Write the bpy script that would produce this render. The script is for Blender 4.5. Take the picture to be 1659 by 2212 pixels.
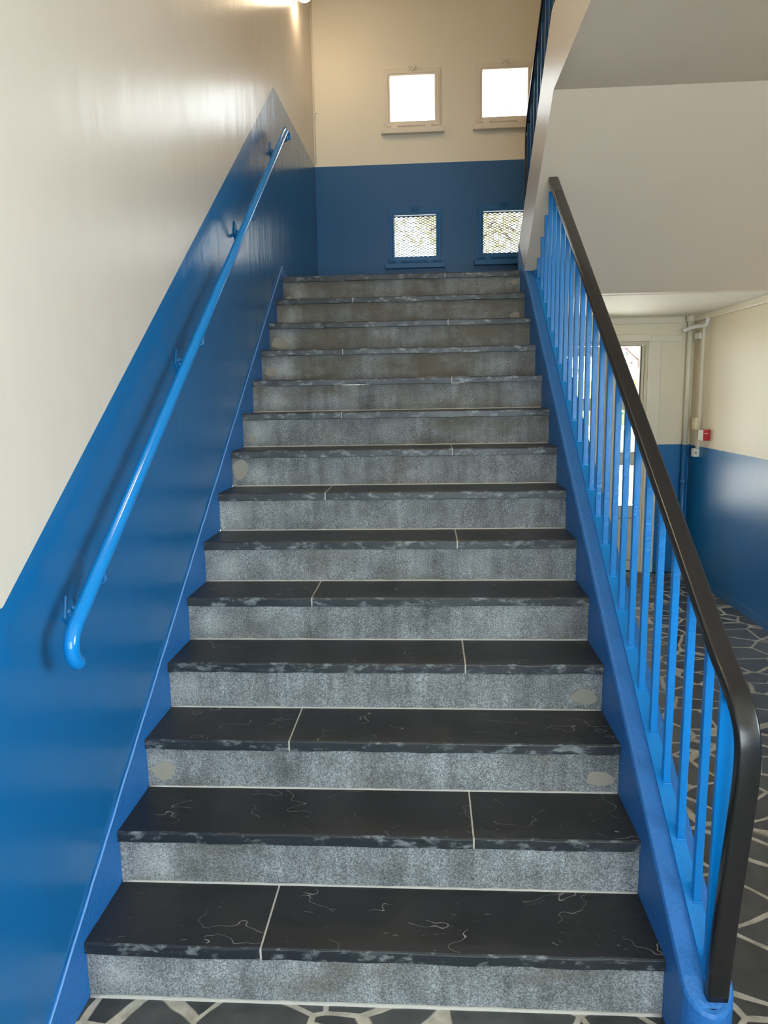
import bpy, bmesh, math, random
from mathutils import Vector, Matrix
random.seed(7)
S = bpy.context.scene
COL = S.collection
for o in list(bpy.data.objects):
    bpy.data.objects.remove(o)

# ------------------------------------------------------------------ camera
cam_d = bpy.data.cameras.new('camera')
cam = bpy.data.objects.new('camera', cam_d); COL.objects.link(cam)
RT = Vector((0.9980668, 0.05943911, -0.01815647)); UP = Vector((0.00823777, 0.16304168, 0.98658479)); FW = Vector((-0.06160199, 0.98482709, -0.16223685))
cam.matrix_world = Matrix(((RT.x, UP.x, -FW.x, 0.93732), (RT.y, UP.y, -FW.y, -1.66995), (RT.z, UP.z, -FW.z, 1.61637), (0, 0, 0, 1)))
cam_d.sensor_fit = 'HORIZONTAL'; cam_d.sensor_width = 36.0
cam_d.lens = 1553.243 / 1659 * 36.0
cam_d.clip_start = 0.05; cam_d.clip_end = 200
S.camera = cam

# ------------------------------------------------------------------ light and exposure
S.view_settings.view_transform = 'Standard'; S.view_settings.look = 'None'
S.view_settings.exposure = 0.0; S.view_settings.gamma = 1.0
S.view_settings.use_curve_mapping = False
SKY = 9.0
SIDE_W = 106.0
FRONT_FILL_W = 160.0
LAMP = 95.0
TOP_FILL_W = 40.0
SUN = 50.0
w = bpy.data.worlds.new('overcast_sky'); S.world = w; w.use_nodes = True
bg = w.node_tree.nodes['Background']
bg.inputs['Color'].default_value = (0.90, 0.95, 1.0, 1); bg.inputs['Strength'].default_value = SKY

def area(name, loc, rot, sx, sy, energy, col=(1, 1, 1), portal=False):
    d = bpy.data.lights.new(name, 'AREA'); d.shape = 'RECTANGLE'; d.size = sx; d.size_y = sy
    d.energy = energy; d.color = col
    if portal: d.cycles.is_portal = True
    o = bpy.data.objects.new(name, d); COL.objects.link(o); o.location = loc; o.rotation_euler = rot
    return o
# daylight of the window in the right wall beside the viewer (stands outside its glass)
area('street_daylight', (3.46, -1.6, 1.85), (0, math.radians(90), 0), 1.1, 1.2, SIDE_W, (0.76, 0.91, 1.0))
# added fill light, stands outside the made-up glazed front behind the viewer
area('front_fill_light', (1.6, -4.86, 1.55), (math.radians(90), 0, 0), 2.6, 2.2, FRONT_FILL_W, (0.76, 0.91, 1.0))
# added warm light over the stair, unseen, set forward to reach the risers
area('ceiling_fill', (0.75, 0.9, 5.56), (0, 0, 0), 0.5, 0.5, TOP_FILL_W, (1.0, 0.82, 0.57))
sun_d = bpy.data.lights.new('sun', 'SUN'); sun_d.energy = SUN; sun_d.angle = 0.01; sun_d.color = (1.0, 0.95, 0.86)
sun = bpy.data.objects.new('sun', sun_d); COL.objects.link(sun); sun.location = (-20, 20, 25)
sun.rotation_euler = Vector((0.7, -0.05, -0.72)).to_track_quat('-Z', 'Y').to_euler()
# sky portals in the stair windows and the entrance door
for (px, pz) in ((0.83, 4.04), (1.60, 4.05), (0.84, 2.945), (1.605, 2.955)):
    area('window_portal', (px, 5.09, pz), (math.radians(-90), 0, 0), 0.42, 0.42, 1, portal=True)
area('door_portal', (2.24, 4.99, 1.0), (math.radians(-90), 0, 0), 1.16, 2.0, 1, portal=True)
S.cycles.use_denoising = True
S.cycles.max_bounces = 10; S.cycles.diffuse_bounces = 6; S.cycles.transparent_max_bounces = 16
S.cycles.sample_clamp_indirect = 12.0

# ------------------------------------------------------------------ materials
def nodes(name):
    m = bpy.data.materials.new(name); m.use_nodes = True
    nt = m.node_tree; b = nt.nodes['Principled BSDF']
    return m, nt, b
def nn(nt, typ, **kw):
    n = nt.nodes.new(typ)
    for k, v in kw.items():
        if k in ('operation', 'blend_type', 'feature', 'data_type', 'noise_dimensions', 'wave_type', 'bands_direction', 'clamp', 'distance', 'interpolation_type'): setattr(n, k, v)
        else: n.inputs[k].default_value = v
    return n
def ramp(nt, fac, stops):
    r = nt.nodes.new('ShaderNodeValToRGB'); e = r.color_ramp.elements
    while len(e) < len(stops): e.new(0.5)
    for el, (p, c) in zip(e, stops):
        el.position = p; el.color = (c, c, c, 1) if not hasattr(c, '__len__') else (*c, 1)
    nt.links.new(fac, r.inputs[0]); return r.outputs[0]
def coords(nt, scale=(1, 1, 1), loc=(0, 0, 0), kind='Object'):
    t = nt.nodes.new('ShaderNodeTexCoord'); mp = nt.nodes.new('ShaderNodeMapping')
    mp.inputs['Scale'].default_value = scale; mp.inputs['Location'].default_value = loc
    nt.links.new(t.outputs[kind], mp.inputs[0]); return mp.outputs[0]
def noise(nt, vec, scale, detail=4, rough=0.55):
    n = nn(nt, 'ShaderNodeTexNoise', Scale=scale, Detail=detail, Roughness=rough)
    nt.links.new(vec, n.inputs['Vector']); return n.outputs['Fac']
def bump(nt, b, h, strength, dist=0.01, prev=None):
    n = nn(nt, 'ShaderNodeBump', Strength=strength, Distance=dist); nt.links.new(h, n.inputs['Height'])
    if prev is not None: nt.links.new(prev, n.inputs['Normal'])
    nt.links.new(n.outputs[0], b.inputs['Normal']); return n.outputs[0]
def mixc(nt, fac, a, bb, mode='MIX'):
    n = nt.nodes.new('ShaderNodeMix'); n.data_type = 'RGBA'; n.blend_type = mode
    for s, v in ((n.inputs[0], fac), (n.inputs[6], a), (n.inputs[7], bb)):
        if hasattr(v, 'is_linked') or isinstance(v, bpy.types.NodeSocket): nt.links.new(v, s)
        elif hasattr(v, '__len__'): s.default_value = (*v[:3], 1)
        else: s.default_value = v
    return n.outputs[2]
def mth(nt, op, a, b=None, clamp=False):
    n = nt.nodes.new('ShaderNodeMath'); n.operation = op; n.use_clamp = clamp
    for s, v in zip(n.inputs, (a, b)):
        if v is None: continue
        if isinstance(v, bpy.types.NodeSocket): nt.links.new(v, s)
        else: s.default_value = v
    return n.outputs[0]

def paint(name, col, rough, streak=0.25, grain=0.12, var=0.04, ior=1.5):
    m, nt, b = nodes(name)
    v = coords(nt)
    n1 = noise(nt, v, 1.7, 3)
    c = mixc(nt, n1, tuple(x * (1 - var) for x in col), tuple(min(1, x * (1 + var)) for x in col))
    nt.links.new(c, b.inputs['Base Color'])
    vs = coords(nt, (4.5, 4.5, 1.3))
    h1 = noise(nt, vs, 1.5, 2.5)
    p = bump(nt, b, h1, streak, 0.02)
    h2 = noise(nt, v, 160, 2)
    bump(nt, b, h2, grain, 0.002, p)
    b.inputs['Roughness'].default_value = rough
    b.inputs['IOR'].default_value = ior
    return m
def plain(name, col, rough=0.5, metal=0.0, grain=0.0, gscale=200, coat=0.0):
    m, nt, b = nodes(name)
    n1 = noise(nt, coords(nt), 9, 3)
    c = mixc(nt, n1, tuple(x * 0.93 for x in col), tuple(min(1, x * 1.06) for x in col))
    nt.links.new(c, b.inputs['Base Color'])
    b.inputs['Roughness'].default_value = rough; b.inputs['Metallic'].default_value = metal
    if coat: b.inputs['Coat Weight'].default_value = coat; b.inputs['Coat Roughness'].default_value = 0.08
    if grain: bump(nt, b, noise(nt, coords(nt), gscale, 2), grain, 0.003)
    return m

CREAM = (0.665, 0.59, 0.505); BLUE = (0.004, 0.125, 0.34)
M = {}
M['cream'] = paint('cream_gloss_wall_paint', CREAM, 0.25, 0.18, 0.10, 0.04, 1.62)
M['cream_hall'] = paint('cream_hall_wall_paint', (0.75, 0.67, 0.515), 0.45, 0.05)
M['blue_hall'] = paint('blue_hall_wall_paint', BLUE, 0.36, 0.06)
M['cream_beam'] = paint('cream_beam_paint', (0.74, 0.665, 0.57), 0.32, 0.02)
M['cream_satin'] = paint('cream_satin_wall_paint', (0.77, 0.70, 0.565), 0.5, 0.05)
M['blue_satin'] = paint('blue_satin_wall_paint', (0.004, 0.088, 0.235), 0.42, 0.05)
M['blue'] = paint('blue_gloss_wall_paint', BLUE, 0.22, 0.22, 0.10, 0.04, 1.62)
M['cream_flat'] = paint('cream_matt_paint', (0.79, 0.65, 0.505), 0.55, 0.10, 0.2)
M['ceil'] = paint('white_ceiling_paint', (0.86, 0.83, 0.76), 0.6, 0.08, 0.3)
M['blue_rail'] = plain('blue_rail_enamel', (0.001, 0.215, 0.62), 0.28, 0, 0.35, 70)
M['blue_tube'] = plain('blue_tube_enamel', (0.004, 0.20, 0.56), 0.13, 0, 0.03, 60)
M['blue_conc'] = plain('blue_painted_concrete', (0.014, 0.14, 0.42), 0.5, 0, 0.9, 90)
M['lit_bead'] = plain('lit_edge_blue', (0.12, 0.29, 0.58), 0.45, 0, 0.4, 60)  # highlight along the skirting edge put into the colour
M['pvc'] = plain('black_vinyl_rail', (0.012, 0.011, 0.011), 0.27, 0, 0.02, 40)
M['shaded_rail'] = plain('shaded_blue_rail_enamel', (0.004, 0.055, 0.15), 0.3, 0, 0.35, 70)  # rail blue darkened: the upper balustrade's unlit look put into the colour
M['cream_frame'] = plain('cream_window_enamel', (0.74, 0.66, 0.54), 0.35, 0, 0.1, 90)
M['cream_trim'] = plain('cream_trim_enamel', (0.73, 0.67, 0.54), 0.35, 0, 0.1, 90)
M['alu'] = plain('beige_aluminium', (0.60, 0.54, 0.40), 0.4)
M['blue_trim'] = plain('blue_trim_enamel', (0.006, 0.115, 0.30), 0.35, 0, 0.1, 90)
M['white_pl'] = plain('white_plastic', (0.78, 0.76, 0.70), 0.35)
M['ivory_pl'] = plain('ivory_plastic', (0.72, 0.66, 0.42), 0.35)
M['red_pl'] = plain('red_plastic', (0.48, 0.012, 0.02), 0.3)
M['black'] = plain('black_gasket', (0.01, 0.01, 0.01), 0.5)
M['steel'] = plain('brushed_steel', (0.55, 0.54, 0.52), 0.3, 1.0)
M['grey_metal'] = plain('grey_mesh_steel', (0.16, 0.16, 0.17), 0.5, 0.3)
M['grout'] = plain('pale_mortar', (0.46, 0.43, 0.38), 0.9, 0, 0.6, 120)
M['patch'] = plain('beige_filler', (0.27, 0.245, 0.20), 0.85, 0, 0.4, 90)

# slate slabs of the treads: veins, scratches, chipped pale arris on the front edge
def slate(name, front_wear=True):
    m, nt, b = nodes(name)
    v = coords(nt)
    n1 = noise(nt, v, 3.0, 5)
    c = ramp(nt, n1, ((0.3, (0.011, 0.0125, 0.014)), (0.55, (0.0185, 0.0195, 0.021)), (0.75, (0.034, 0.032, 0.031))))
    # fine pale veins: contour lines of a warped noise, only here and there
    nv = noise(nt, coords(nt, (1, 1.6, 1)), 2.6, 3, 0.6)
    band = mth(nt, 'ABSOLUTE', mth(nt, 'SUBTRACT', nv, 0.5))
    line = mth(nt, 'LESS_THAN', band, 0.0016)
    mask = mth(nt, 'GREATER_THAN', noise(nt, coords(nt, loc=(5, 3, 1)), 4.0, 2), 0.52)
    veins = mth(nt, 'MULTIPLY', line, mask)
    # scratches
    ns = noise(nt, coords(nt, (14, 60, 14), (2, 7, 3)), 2.2, 2)
    scr = mth(nt, 'MULTIPLY', mth(nt, 'GREATER_THAN', ns, 0.70), mth(nt, 'GREATER_THAN', noise(nt, v, 5.5, 1), 0.50))
    sp = mth(nt, 'GREATER_THAN', noise(nt, v, 55, 1), 0.80)
    marks = mth(nt, 'MAXIMUM', veins, mth(nt, 'MAXIMUM', mth(nt, 'MULTIPLY', scr, 0.4), mth(nt, 'MULTIPLY', sp, 0.8)))
    c = mixc(nt, mth(nt, 'MULTIPLY', marks, 0.75), c, (0.30, 0.285, 0.26))
    if front_wear:
        g = nt.nodes.new('ShaderNodeNewGeometry'); sep = nt.nodes.new('ShaderNodeSeparateXYZ')
        nt.links.new(g.outputs['Normal'], sep.inputs[0])
        fr = mth(nt, 'GREATER_THAN', mth(nt, 'MULTIPLY', sep.outputs[1], -1.0), 0.5)
        chip = ramp(nt, noise(nt, coords(nt, (16, 16, 34)), 1.0, 5, 0.7), ((0.53, 0.0), (0.68, 0.85)))
        fc = mixc(nt, chip, (0.015, 0.019, 0.024), (0.22, 0.235, 0.24))
        tp = nt.nodes.new('ShaderNodeTexCoord'); sx = nt.nodes.new('ShaderNodeSeparateXYZ'); nt.links.new(tp.outputs['Object'], sx.inputs[0])
        c = mixc(nt, fr, c, fc)
    nt.links.new(c, b.inputs['Base Color'])
    r = mth(nt, 'MULTIPLY_ADD', n1, 0.3); r.node.inputs[2].default_value = 0.26
    nt.links.new(r, b.inputs['Roughness'])
    p = bump(nt, b, noise(nt, v, 6, 6, 0.6), 0.25, 0.01)
    bump(nt, b, noise(nt, v, 90, 3), 0.15, 0.003, p)
    return m
M['slate'] = slate('dark_slate_slab')

# washed concrete of the risers
def concrete():
    m, nt, b = nodes('speckled_grey_concrete')
    v = coords(nt)
    g = nt.nodes.new('ShaderNodeNewGeometry'); P = g.outputs['Position']
    def world(scale):
        q = nt.nodes.new('ShaderNodeVectorMath'); q.operation = 'MULTIPLY'; q.inputs[1].default_value = scale
        nt.links.new(P, q.inputs[0]); return q.outputs[0]
    sp = noise(nt, P, 230, 2, 0.7)
    cl = noise(nt, P, 5.5, 6, 0.65)
    st = noise(nt, world((24, 3, 2.0)), 1.0, 4, 0.6)
    a = ramp(nt, sp, ((0.33, (0.085, 0.089, 0.091)), (0.5, (0.200, 0.209, 0.212)), (0.70, (0.38, 0.395, 0.40))))
    k = ramp(nt, cl, ((0.28, 0.48), (0.5, 0.95), (0.72, 1.35)))
    a = mixc(nt, 1.0, a, k, 'MULTIPLY')
    k2 = ramp(nt, st, ((0.3, 0.66), (0.52, 1.0), (0.66, 1.15), (0.74, 1.6)))
    a = mixc(nt, 0.85, a, k2, 'MULTIPLY')
    # brownish grime in cloudy patches
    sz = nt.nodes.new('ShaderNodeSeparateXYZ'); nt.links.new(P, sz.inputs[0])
    warm_stain = mth(nt, 'MULTIPLY', mth(nt, 'SUBTRACT', sz.outputs[2], 1.1, True), 0.19)   # browner with height: real staining plus the warm lamp hue put into the colour
    gr = ramp(nt, mth(nt, 'ADD', noise(nt, world((2.6, 5, 5.0)), 1.0, 6, 0.65), warm_stain), ((0.54, 0.0), (0.74, 0.75)))
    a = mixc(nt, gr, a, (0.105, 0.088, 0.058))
    # pale scuffed spots near the left end of each riser
    oi = nt.nodes.new('ShaderNodeObjectInfo')
    off = nt.nodes.new('ShaderNodeCombineXYZ'); nt.links.new(mth(nt, 'MULTIPLY', oi.outputs['Random'], 0.07), off.inputs[0]); nt.links.new(mth(nt, 'MULTIPLY', oi.outputs['Random'], -0.02), off.inputs[2])
    sh = nt.nodes.new('ShaderNodeVectorMath'); sh.operation = 'ADD'; nt.links.new(v, sh.inputs[0]); nt.links.new(off.outputs[0], sh.inputs[1])
    d = nt.nodes.new('ShaderNodeVectorMath'); d.operation = 'DISTANCE'; d.inputs[1].default_value = (0.13, 0.0, 0.055)
    nt.links.new(sh.outputs[0], d.inputs[0])
    dd = mth(nt, 'ADD', d.outputs['Value'], mth(nt, 'MULTIPLY', noise(nt, P, 22, 4), 0.10))
    sf = mth(nt, 'MULTIPLY', ramp(nt, dd, ((0.06, 0.6), (0.125, 0.0))), ramp(nt, sp, ((0.4, 0.45), (0.55, 1.0))))
    a = mixc(nt, sf, a, (0.46, 0.47, 0.455))
    nt.links.new(a, b.inputs['Base Color']); b.inputs['Roughness'].default_value = 0.85
    bump(nt, b, sp, 0.5, 0.004)
    return m
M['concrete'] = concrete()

# irregular slate flags laid in pale mortar
def paving():
    m, nt, b = nodes('crazy_paving_slate')
    v0 = coords(nt)
    nz = nn(nt, 'ShaderNodeTexNoise', Scale=4.0, Detail=2.0); nt.links.new(v0, nz.inputs['Vector'])
    mv = nt.nodes.new('ShaderNodeVectorMath'); mv.operation = 'MULTIPLY_ADD'
    mv.inputs[1].default_value = (0.035, 0.035, 0); nt.links.new(nz.outputs['Color'], mv.inputs[0]); nt.links.new(v0, mv.inputs[2])
    flat = nt.nodes.new('ShaderNodeVectorMath'); flat.operation = 'MULTIPLY'; flat.inputs[1].default_value = (0.92, 1.1, 0)
    nt.links.new(mv.outputs[0], flat.inputs[0])
    ve = nn(nt, 'ShaderNodeTexVoronoi', feature='DISTANCE_TO_EDGE', Scale=5.2); nt.links.new(flat.outputs[0], ve.inputs['Vector'])
    vc = nn(nt, 'ShaderNodeTexVoronoi', feature='F1', Scale=5.2); nt.links.new(flat.outputs[0], vc.inputs['Vector'])
    wdt = mth(nt, 'MULTIPLY', noise(nt, v0, 7, 2), 0.07)
    e = mth(nt, 'SUBTRACT', ve.outputs['Distance'], wdt)
    stone = ramp(nt, e, ((0.0, 0.0), (0.012, 1.0)))
    tone = mth(nt, 'MULTIPLY', vc.outputs['Color'], 1.0)
    sc = ramp(nt, mth(nt, 'ADD', mth(nt, 'MULTIPLY', tone, 0.4), mth(nt, 'MULTIPLY', noise(nt, v0, 14, 5), 0.6)), ((0.3, (0.032, 0.033, 0.034)), (0.7, (0.092, 0.090, 0.086))))
    gc = ramp(nt, noise(nt, v0, 25, 4), ((0.3, (0.30, 0.265, 0.21)), (0.7, (0.52, 0.47, 0.385))))
    nt.links.new(mixc(nt, stone, gc, sc), b.inputs['Base Color'])
    r = ramp(nt, stone, ((0, 0.85), (1, 0.33))); nt.links.new(r, b.inputs['Roughness'])
    h = mth(nt, 'ADD', mth(nt, 'MULTIPLY', stone, 1.0), mth(nt, 'MULTIPLY', noise(nt, v0, 18, 5), 0.5))
    bump(nt, b, h, 0.45, 0.008)
    return m
M['paving'] = paving()

def glass():
    m = bpy.data.materials.new('clear_pane'); m.use_nodes = True; nt = m.node_tree; nt.nodes.clear()
    o = nt.nodes.new('ShaderNodeOutputMaterial'); mx = nt.nodes.new('ShaderNodeMixShader')
    t = nt.nodes.new('ShaderNodeBsdfTransparent'); g = nt.nodes.new('ShaderNodeBsdfGlossy'); f = nt.nodes.new('ShaderNodeFresnel')
    t.inputs[0].default_value = (0.93, 0.95, 0.94, 1); g.inputs['Roughness'].default_value = 0.02; f.inputs[0].default_value = 1.3
    nt.links.new(f.outputs[0], mx.inputs[0]); nt.links.new(t.outputs[0], mx.inputs[1]); nt.links.new(g.outputs[0], mx.inputs[2]); nt.links.new(mx.outputs[0], o.inputs[0])
    return m
M['glass'] = glass()
def emit(name, col, s):
    m, nt, b = nodes(name); b.inputs['Base Color'].default_value = (*col, 1)
    b.inputs['Emission Color'].default_value = (*col, 1); b.inputs['Emission Strength'].default_value = s; return m
M['lamp'] = emit('warm_lamp_diffuser', (1.0, 0.80, 0.54), LAMP)

# ------------------------------------------------------------------ mesh helpers
class MB:
    def __init__(s): s.v = []; s.f = []; s.m = []; s.sm = []
    def add(s, verts, faces, mi=0, smooth=False):
        n = len(s.v); s.v += [tuple(x) for x in verts]
        for f in faces: s.f.append(tuple(i + n for i in f)); s.m.append(mi); s.sm.append(smooth)
        return s
    def box(s, a, b, mi=0):
        (x0, y0, z0), (x1, y1, z1) = a, b
        return s.add([(x0, y0, z0), (x1, y0, z0), (x1, y1, z0), (x0, y1, z0), (x0, y0, z1), (x1, y0, z1), (x1, y1, z1), (x0, y1, z1)],
                     [(0, 3, 2, 1), (4, 5, 6, 7), (0, 1, 5, 4), (1, 2, 6, 5), (2, 3, 7, 6), (3, 0, 4, 7)], mi)
    def prism_x(s, poly, x0, x1, mi=0, smooth=False):    # poly: list of (y, z)
        n = len(poly)
        vs = [(x0, y, z) for y, z in poly] + [(x1, y, z) for y, z in poly]
        fs = [tuple(range(n)), tuple(range(2 * n - 1, n - 1, -1))]
        fs += [(i, i + n, (i + 1) % n + n, (i + 1) % n) for i in range(n)]
        return s.add(vs, fs, mi)
    def prism_y(s, poly, y0, y1, mi=0):                   # poly: list of (x, z)
        n = len(poly)
        vs = [(x, y0, z) for x, z in poly] + [(x, y1, z) for x, z in poly]
        fs = [tuple(range(n - 1, -1, -1)), tuple(range(n, 2 * n))]
        fs += [(i, (i + 1) % n, (i + 1) % n + n, i + n) for i in range(n)]
        return s.add(vs, fs, mi)
    def ring_y(s, o, i, y0, y1, mi=0):                    # rectangular frame; o, i = (x0, z0, x1, z1)
        for r in ((o[0], o[1], o[2], i[1]), (o[0], i[3], o[2], o[3]), (o[0], i[1], i[0], i[3]), (i[2], i[1], o[2], i[3])):
            s.box((r[0], y0, r[1]), (r[2], y1, r[3]), mi)
        return s
    def sweep(s, path, prof, side, mi=0, smooth=True, caps=True):
        """prof: list of (a, b); a along `side` vector, b along side x tangent."""
        P = [Vector(p) for p in path]; n = len(P); k = len(prof); vs = []
        for i, p in enumerate(P):
            t = (P[min(i + 1, n - 1)] - P[max(i - 1, 0)]).normalized()
            sd = (Vector(side) - t * Vector(side).dot(t)).normalized(); u = sd.cross(t)
            vs += [p + sd * a + u * b for a, b in prof]
        fs = [(i * k + j, i * k + (j + 1) % k, (i + 1) * k + (j + 1) % k, (i + 1) * k + j) for i in range(n - 1) for j in range(k)]
        s.add(vs, fs, mi, smooth)
        if caps:
            s.add(vs[:k], [tuple(range(k - 1, -1, -1))], mi); s.add(vs[-k:], [tuple(range(k))], mi)
        return s
    def tube(s, path, r, seg=16, side=(1, 0, 0), mi=0, round_end=False):
        if round_end:
            P = [Vector(p) for p in path]
        prof = [(r * math.cos(2 * math.pi * j / seg), r * math.sin(2 * math.pi * j / seg)) for j in range(seg)]
        return s.sweep(path, prof, side, mi)
    def lathe(s, c, axis, prof, seg=20, mi=0):            # prof: (radius, height along axis)
        a = Vector(axis).normalized(); h = Vector((0, 0, 1)) if abs(a.z) < 0.9 else Vector((1, 0, 0))
        u = a.cross(h).normalized(); v = a.cross(u); c = Vector(c); vs = []
        for r, t in prof:
            for j in range(seg):
                q = 2 * math.pi * j / seg; vs.append(c + a * t + u * (r * math.cos(q)) + v * (r * math.sin(q)))
        k = len(prof)
        fs = [(i * seg + j, i * seg + (j + 1) % seg, (i + 1) * seg + (j + 1) % seg, (i + 1) * seg + j) for i in range(k - 1) for j in range(seg)]
        s.add(vs, fs, mi, True)
        s.add(vs[:seg], [tuple(range(seg - 1, -1, -1))], mi); s.add(vs[-seg:], [tuple(range(seg))], mi)
        return s
    def build(s, name, mats, parent=None, bevel=0.0, seg=2, origin=None, **props):
        me = bpy.data.meshes.new(name)
        og = Vector(origin) if origin is not None else Vector((0, 0, 0))
        me.from_pydata([tuple(Vector(v) - og) for v in s.v], [], s.f)
        for x in (mats if isinstance(mats, (list, tuple)) else [mats]): me.materials.append(x)
        for p, mi, sm in zip(me.polygons, s.m, s.sm): p.material_index = mi; p.use_smooth = sm
        bm = bmesh.new(); bm.from_mesh(me); bmesh.ops.remove_doubles(bm, verts=bm.verts, dist=1e-5)
        bmesh.ops.recalc_face_normals(bm, faces=bm.faces); bm.to_mesh(me); bm.free(); me.update()
        o = bpy.data.objects.new(name, me); COL.objects.link(o); o.location = og
        if bevel:
            b = o.modifiers.new('edge', 'BEVEL'); b.width = bevel; b.segments = seg; b.limit_method = 'ANGLE'; b.angle_limit = math.radians(40)
        if parent is not None:
            o.parent = parent; o.matrix_parent_inverse = Matrix.Translation(-parent.location) if parent.parent is None else (Matrix.Translation(-world_loc(parent)))
        for k, x in props.items(): o[k] = x
        return o
def world_loc(o):
    l = Vector(o.location)
    if o.parent is not None:
        l = world_loc(o.parent) + o.matrix_parent_inverse.translation + l
    return l
def thing(name, label, cat, loc=(0, 0, 0), group=None):
    o = bpy.data.objects.new(name, None); COL.objects.link(o); o.location = loc; o.empty_display_size = 0.1
    o['label'] = label; o['category'] = cat
    if group: o['group'] = group
    return o
def tag(o, label, cat, group=None, kind=None):
    if kind: o['kind'] = kind
    if label: o['label'] = label
    if cat: o['category'] = cat
    if group: o['group'] = group
    return o
def structure(o): o['kind'] = 'structure'; return o
def rrect(wd, th, r, n=4):
    out = []
    for cx, cy, a0 in ((wd / 2 - r, th / 2 - r, 0), (-wd / 2 + r, th / 2 - r, 90), (-wd / 2 + r, -th / 2 + r, 180), (wd / 2 - r, -th / 2 + r, 270)):
        for i in range(n + 1):
            q = math.radians(a0 + 90 * i / n); out.append((cx + r * math.cos(q), cy + r * math.sin(q)))
    return out
def smooth_path(pts, n=8):                                # Catmull-Rom through points
    P = [Vector(p) for p in pts]; P = [2 * P[0] - P[1]] + P + [2 * P[-1] - P[-2]]; out = []
    for i in range(1, len(P) - 2):
        for j in range(n):
            t = j / n; a, b, c, d = P[i - 1:i + 3]
            out.append(0.5 * ((2 * b) + (c - a) * t + (2 * a - 5 * b + 4 * c - d) * t * t + (3 * b - a - 3 * c + d) * t ** 3))
    out.append(P[-2]); return out
def wall_grid(axis, pos, pos2, us, zs, is_open, slot):
    """solid wall; axis 'y': spans x (us) and z (zs) between y=pos (room side) and y=pos2; axis 'x' likewise spans y."""
    mb = MB()
    P = (lambda u, d, z: (u, d, z)) if axis == 'y' else (lambda u, d, z: (d, u, z))
    nu, nz = len(us) - 1, len(zs) - 1
    solid = lambda i, j: 0 <= i < nu and 0 <= j < nz and not is_open((us[i] + us[i + 1]) / 2, (zs[j] + zs[j + 1]) / 2)
    for i in range(nu):
        for j in range(nz):
            if not solid(i, j): continue
            a, b, c, d = us[i], us[i + 1], zs[j], zs[j + 1]; mi = slot((a + b) / 2, (c + d) / 2)
            for q in (pos, pos2): mb.add([P(a, q, c), P(b, q, c), P(b, q, d), P(a, q, d)], [(0, 1, 2, 3)], mi)
            if not solid(i - 1, j): mb.add([P(a, pos, c), P(a, pos2, c), P(a, pos2, d), P(a, pos, d)], [(0, 1, 2, 3)], mi)
            if not solid(i + 1, j): mb.add([P(b, pos, c), P(b, pos2, c), P(b, pos2, d), P(b, pos, d)], [(0, 1, 2, 3)], mi)
            if not solid(i, j - 1): mb.add([P(a, pos, c), P(b, pos, c), P(b, pos2, c), P(a, pos2, c)], [(0, 1, 2, 3)], mi)
            if not solid(i, j + 1): mb.add([P(a, pos, d), P(b, pos, d), P(b, pos2, d), P(a, pos2, d)], [(0, 1, 2, 3)], mi)
    return mb

# ------------------------------------------------------------------ dimensions
R, G, W, OV = 0.17, 0.24327, 1.536, 0.0108
NS = 14
SL = R / G
XO = 1.657                       # outer face of the stringers
XR = 3.20                        # right wall
YB, YH = 4.82, 4.73              # back wall over the landing, hall wall below it
YF = -4.6
ZL = NS * R                      # landing
ZC = 2.215                       # hall ceiling
ZU = 3.0                         # ceiling over the entrance
nz_ = lambda y: R + SL * y       # nosing line

# ------------------------------------------------------------------ structure: floor, walls, ceilings
structure(MB().box((-0.25, YF - 0.25, -0.15), (XR + 0.2, 5.05, 0.0)).build('floor', M['paving']))
# left wall with the blue dado climbing beside the stair
XW = -0.005
dy0, dz0, dy1, dz1 = -0.187, 1.165, 3.13, 3.515
mb = MB()
lo = [(YF - 0.25, 0), (YB + 0.25, 0), (YB + 0.25, 3.535), (YB, 3.535), (dy1, dz1), (dy0, dz0), (-0.45, 1.158), (YF - 0.25, 1.15)]
hi = [(YF - 0.25, 1.15), (-0.45, 1.158), (dy0, dz0), (dy1, dz1), (YB, 3.535), (YB + 0.25, 3.535), (YB + 0.25, 5.6), (YF - 0.25, 5.6)]
for poly, mi in ((lo, 1), (hi, 0)):
    mb.add([(XW, y, z) for y, z in poly], [tuple(range(len(poly)))], mi)
    mb.add([(XW - 0.2, y, z) for y, z in poly], [tuple(range(len(poly)))], mi)
ends = [(YF - 0.25, 0), (YB + 0.25, 0), (YB + 0.25, 5.6), (YF - 0.25, 5.6)]
for a, b in zip(ends, ends[1:] + ends[:1]):
    mb.add([(XW, *a), (XW, *b), (XW - 0.2, *b), (XW - 0.2, *a)], [(0, 1, 2, 3)], 0)
structure(mb.build('wall_left', [M['cream'], M['blue']]))

# back wall above the landing, four small windows
WIN = [(0.646, 3.862, 1.017, 4.222), (1.412, 3.868, 1.783, 4.238), (0.662, 2.776, 1.024, 3.122), (1.425, 2.786, 1.787, 3.132)]
opn = [(a - 0.016, b - 0.016, c + 0.016, d + 0.016) for a, b, c, d in WIN]
us = sorted({-0.205, XR + 0.2, *[o[0] for o in opn], *[o[2] for o in opn]})
zs = sorted({ZC + 0.02, 5.6, 3.535, *[o[1] for o in opn], *[o[3] for o in opn]})
isopen = lambda u, z: any(o[0] < u < o[2] and o[1] < z < o[3] for o in opn)
structure(wall_grid('y', YB, YB + 0.09, us, zs, isopen, lambda u, z: 1 if z < 3.535 else 0).build('wall_back', [M['cream_satin'], M['blue_satin']]))
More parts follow.
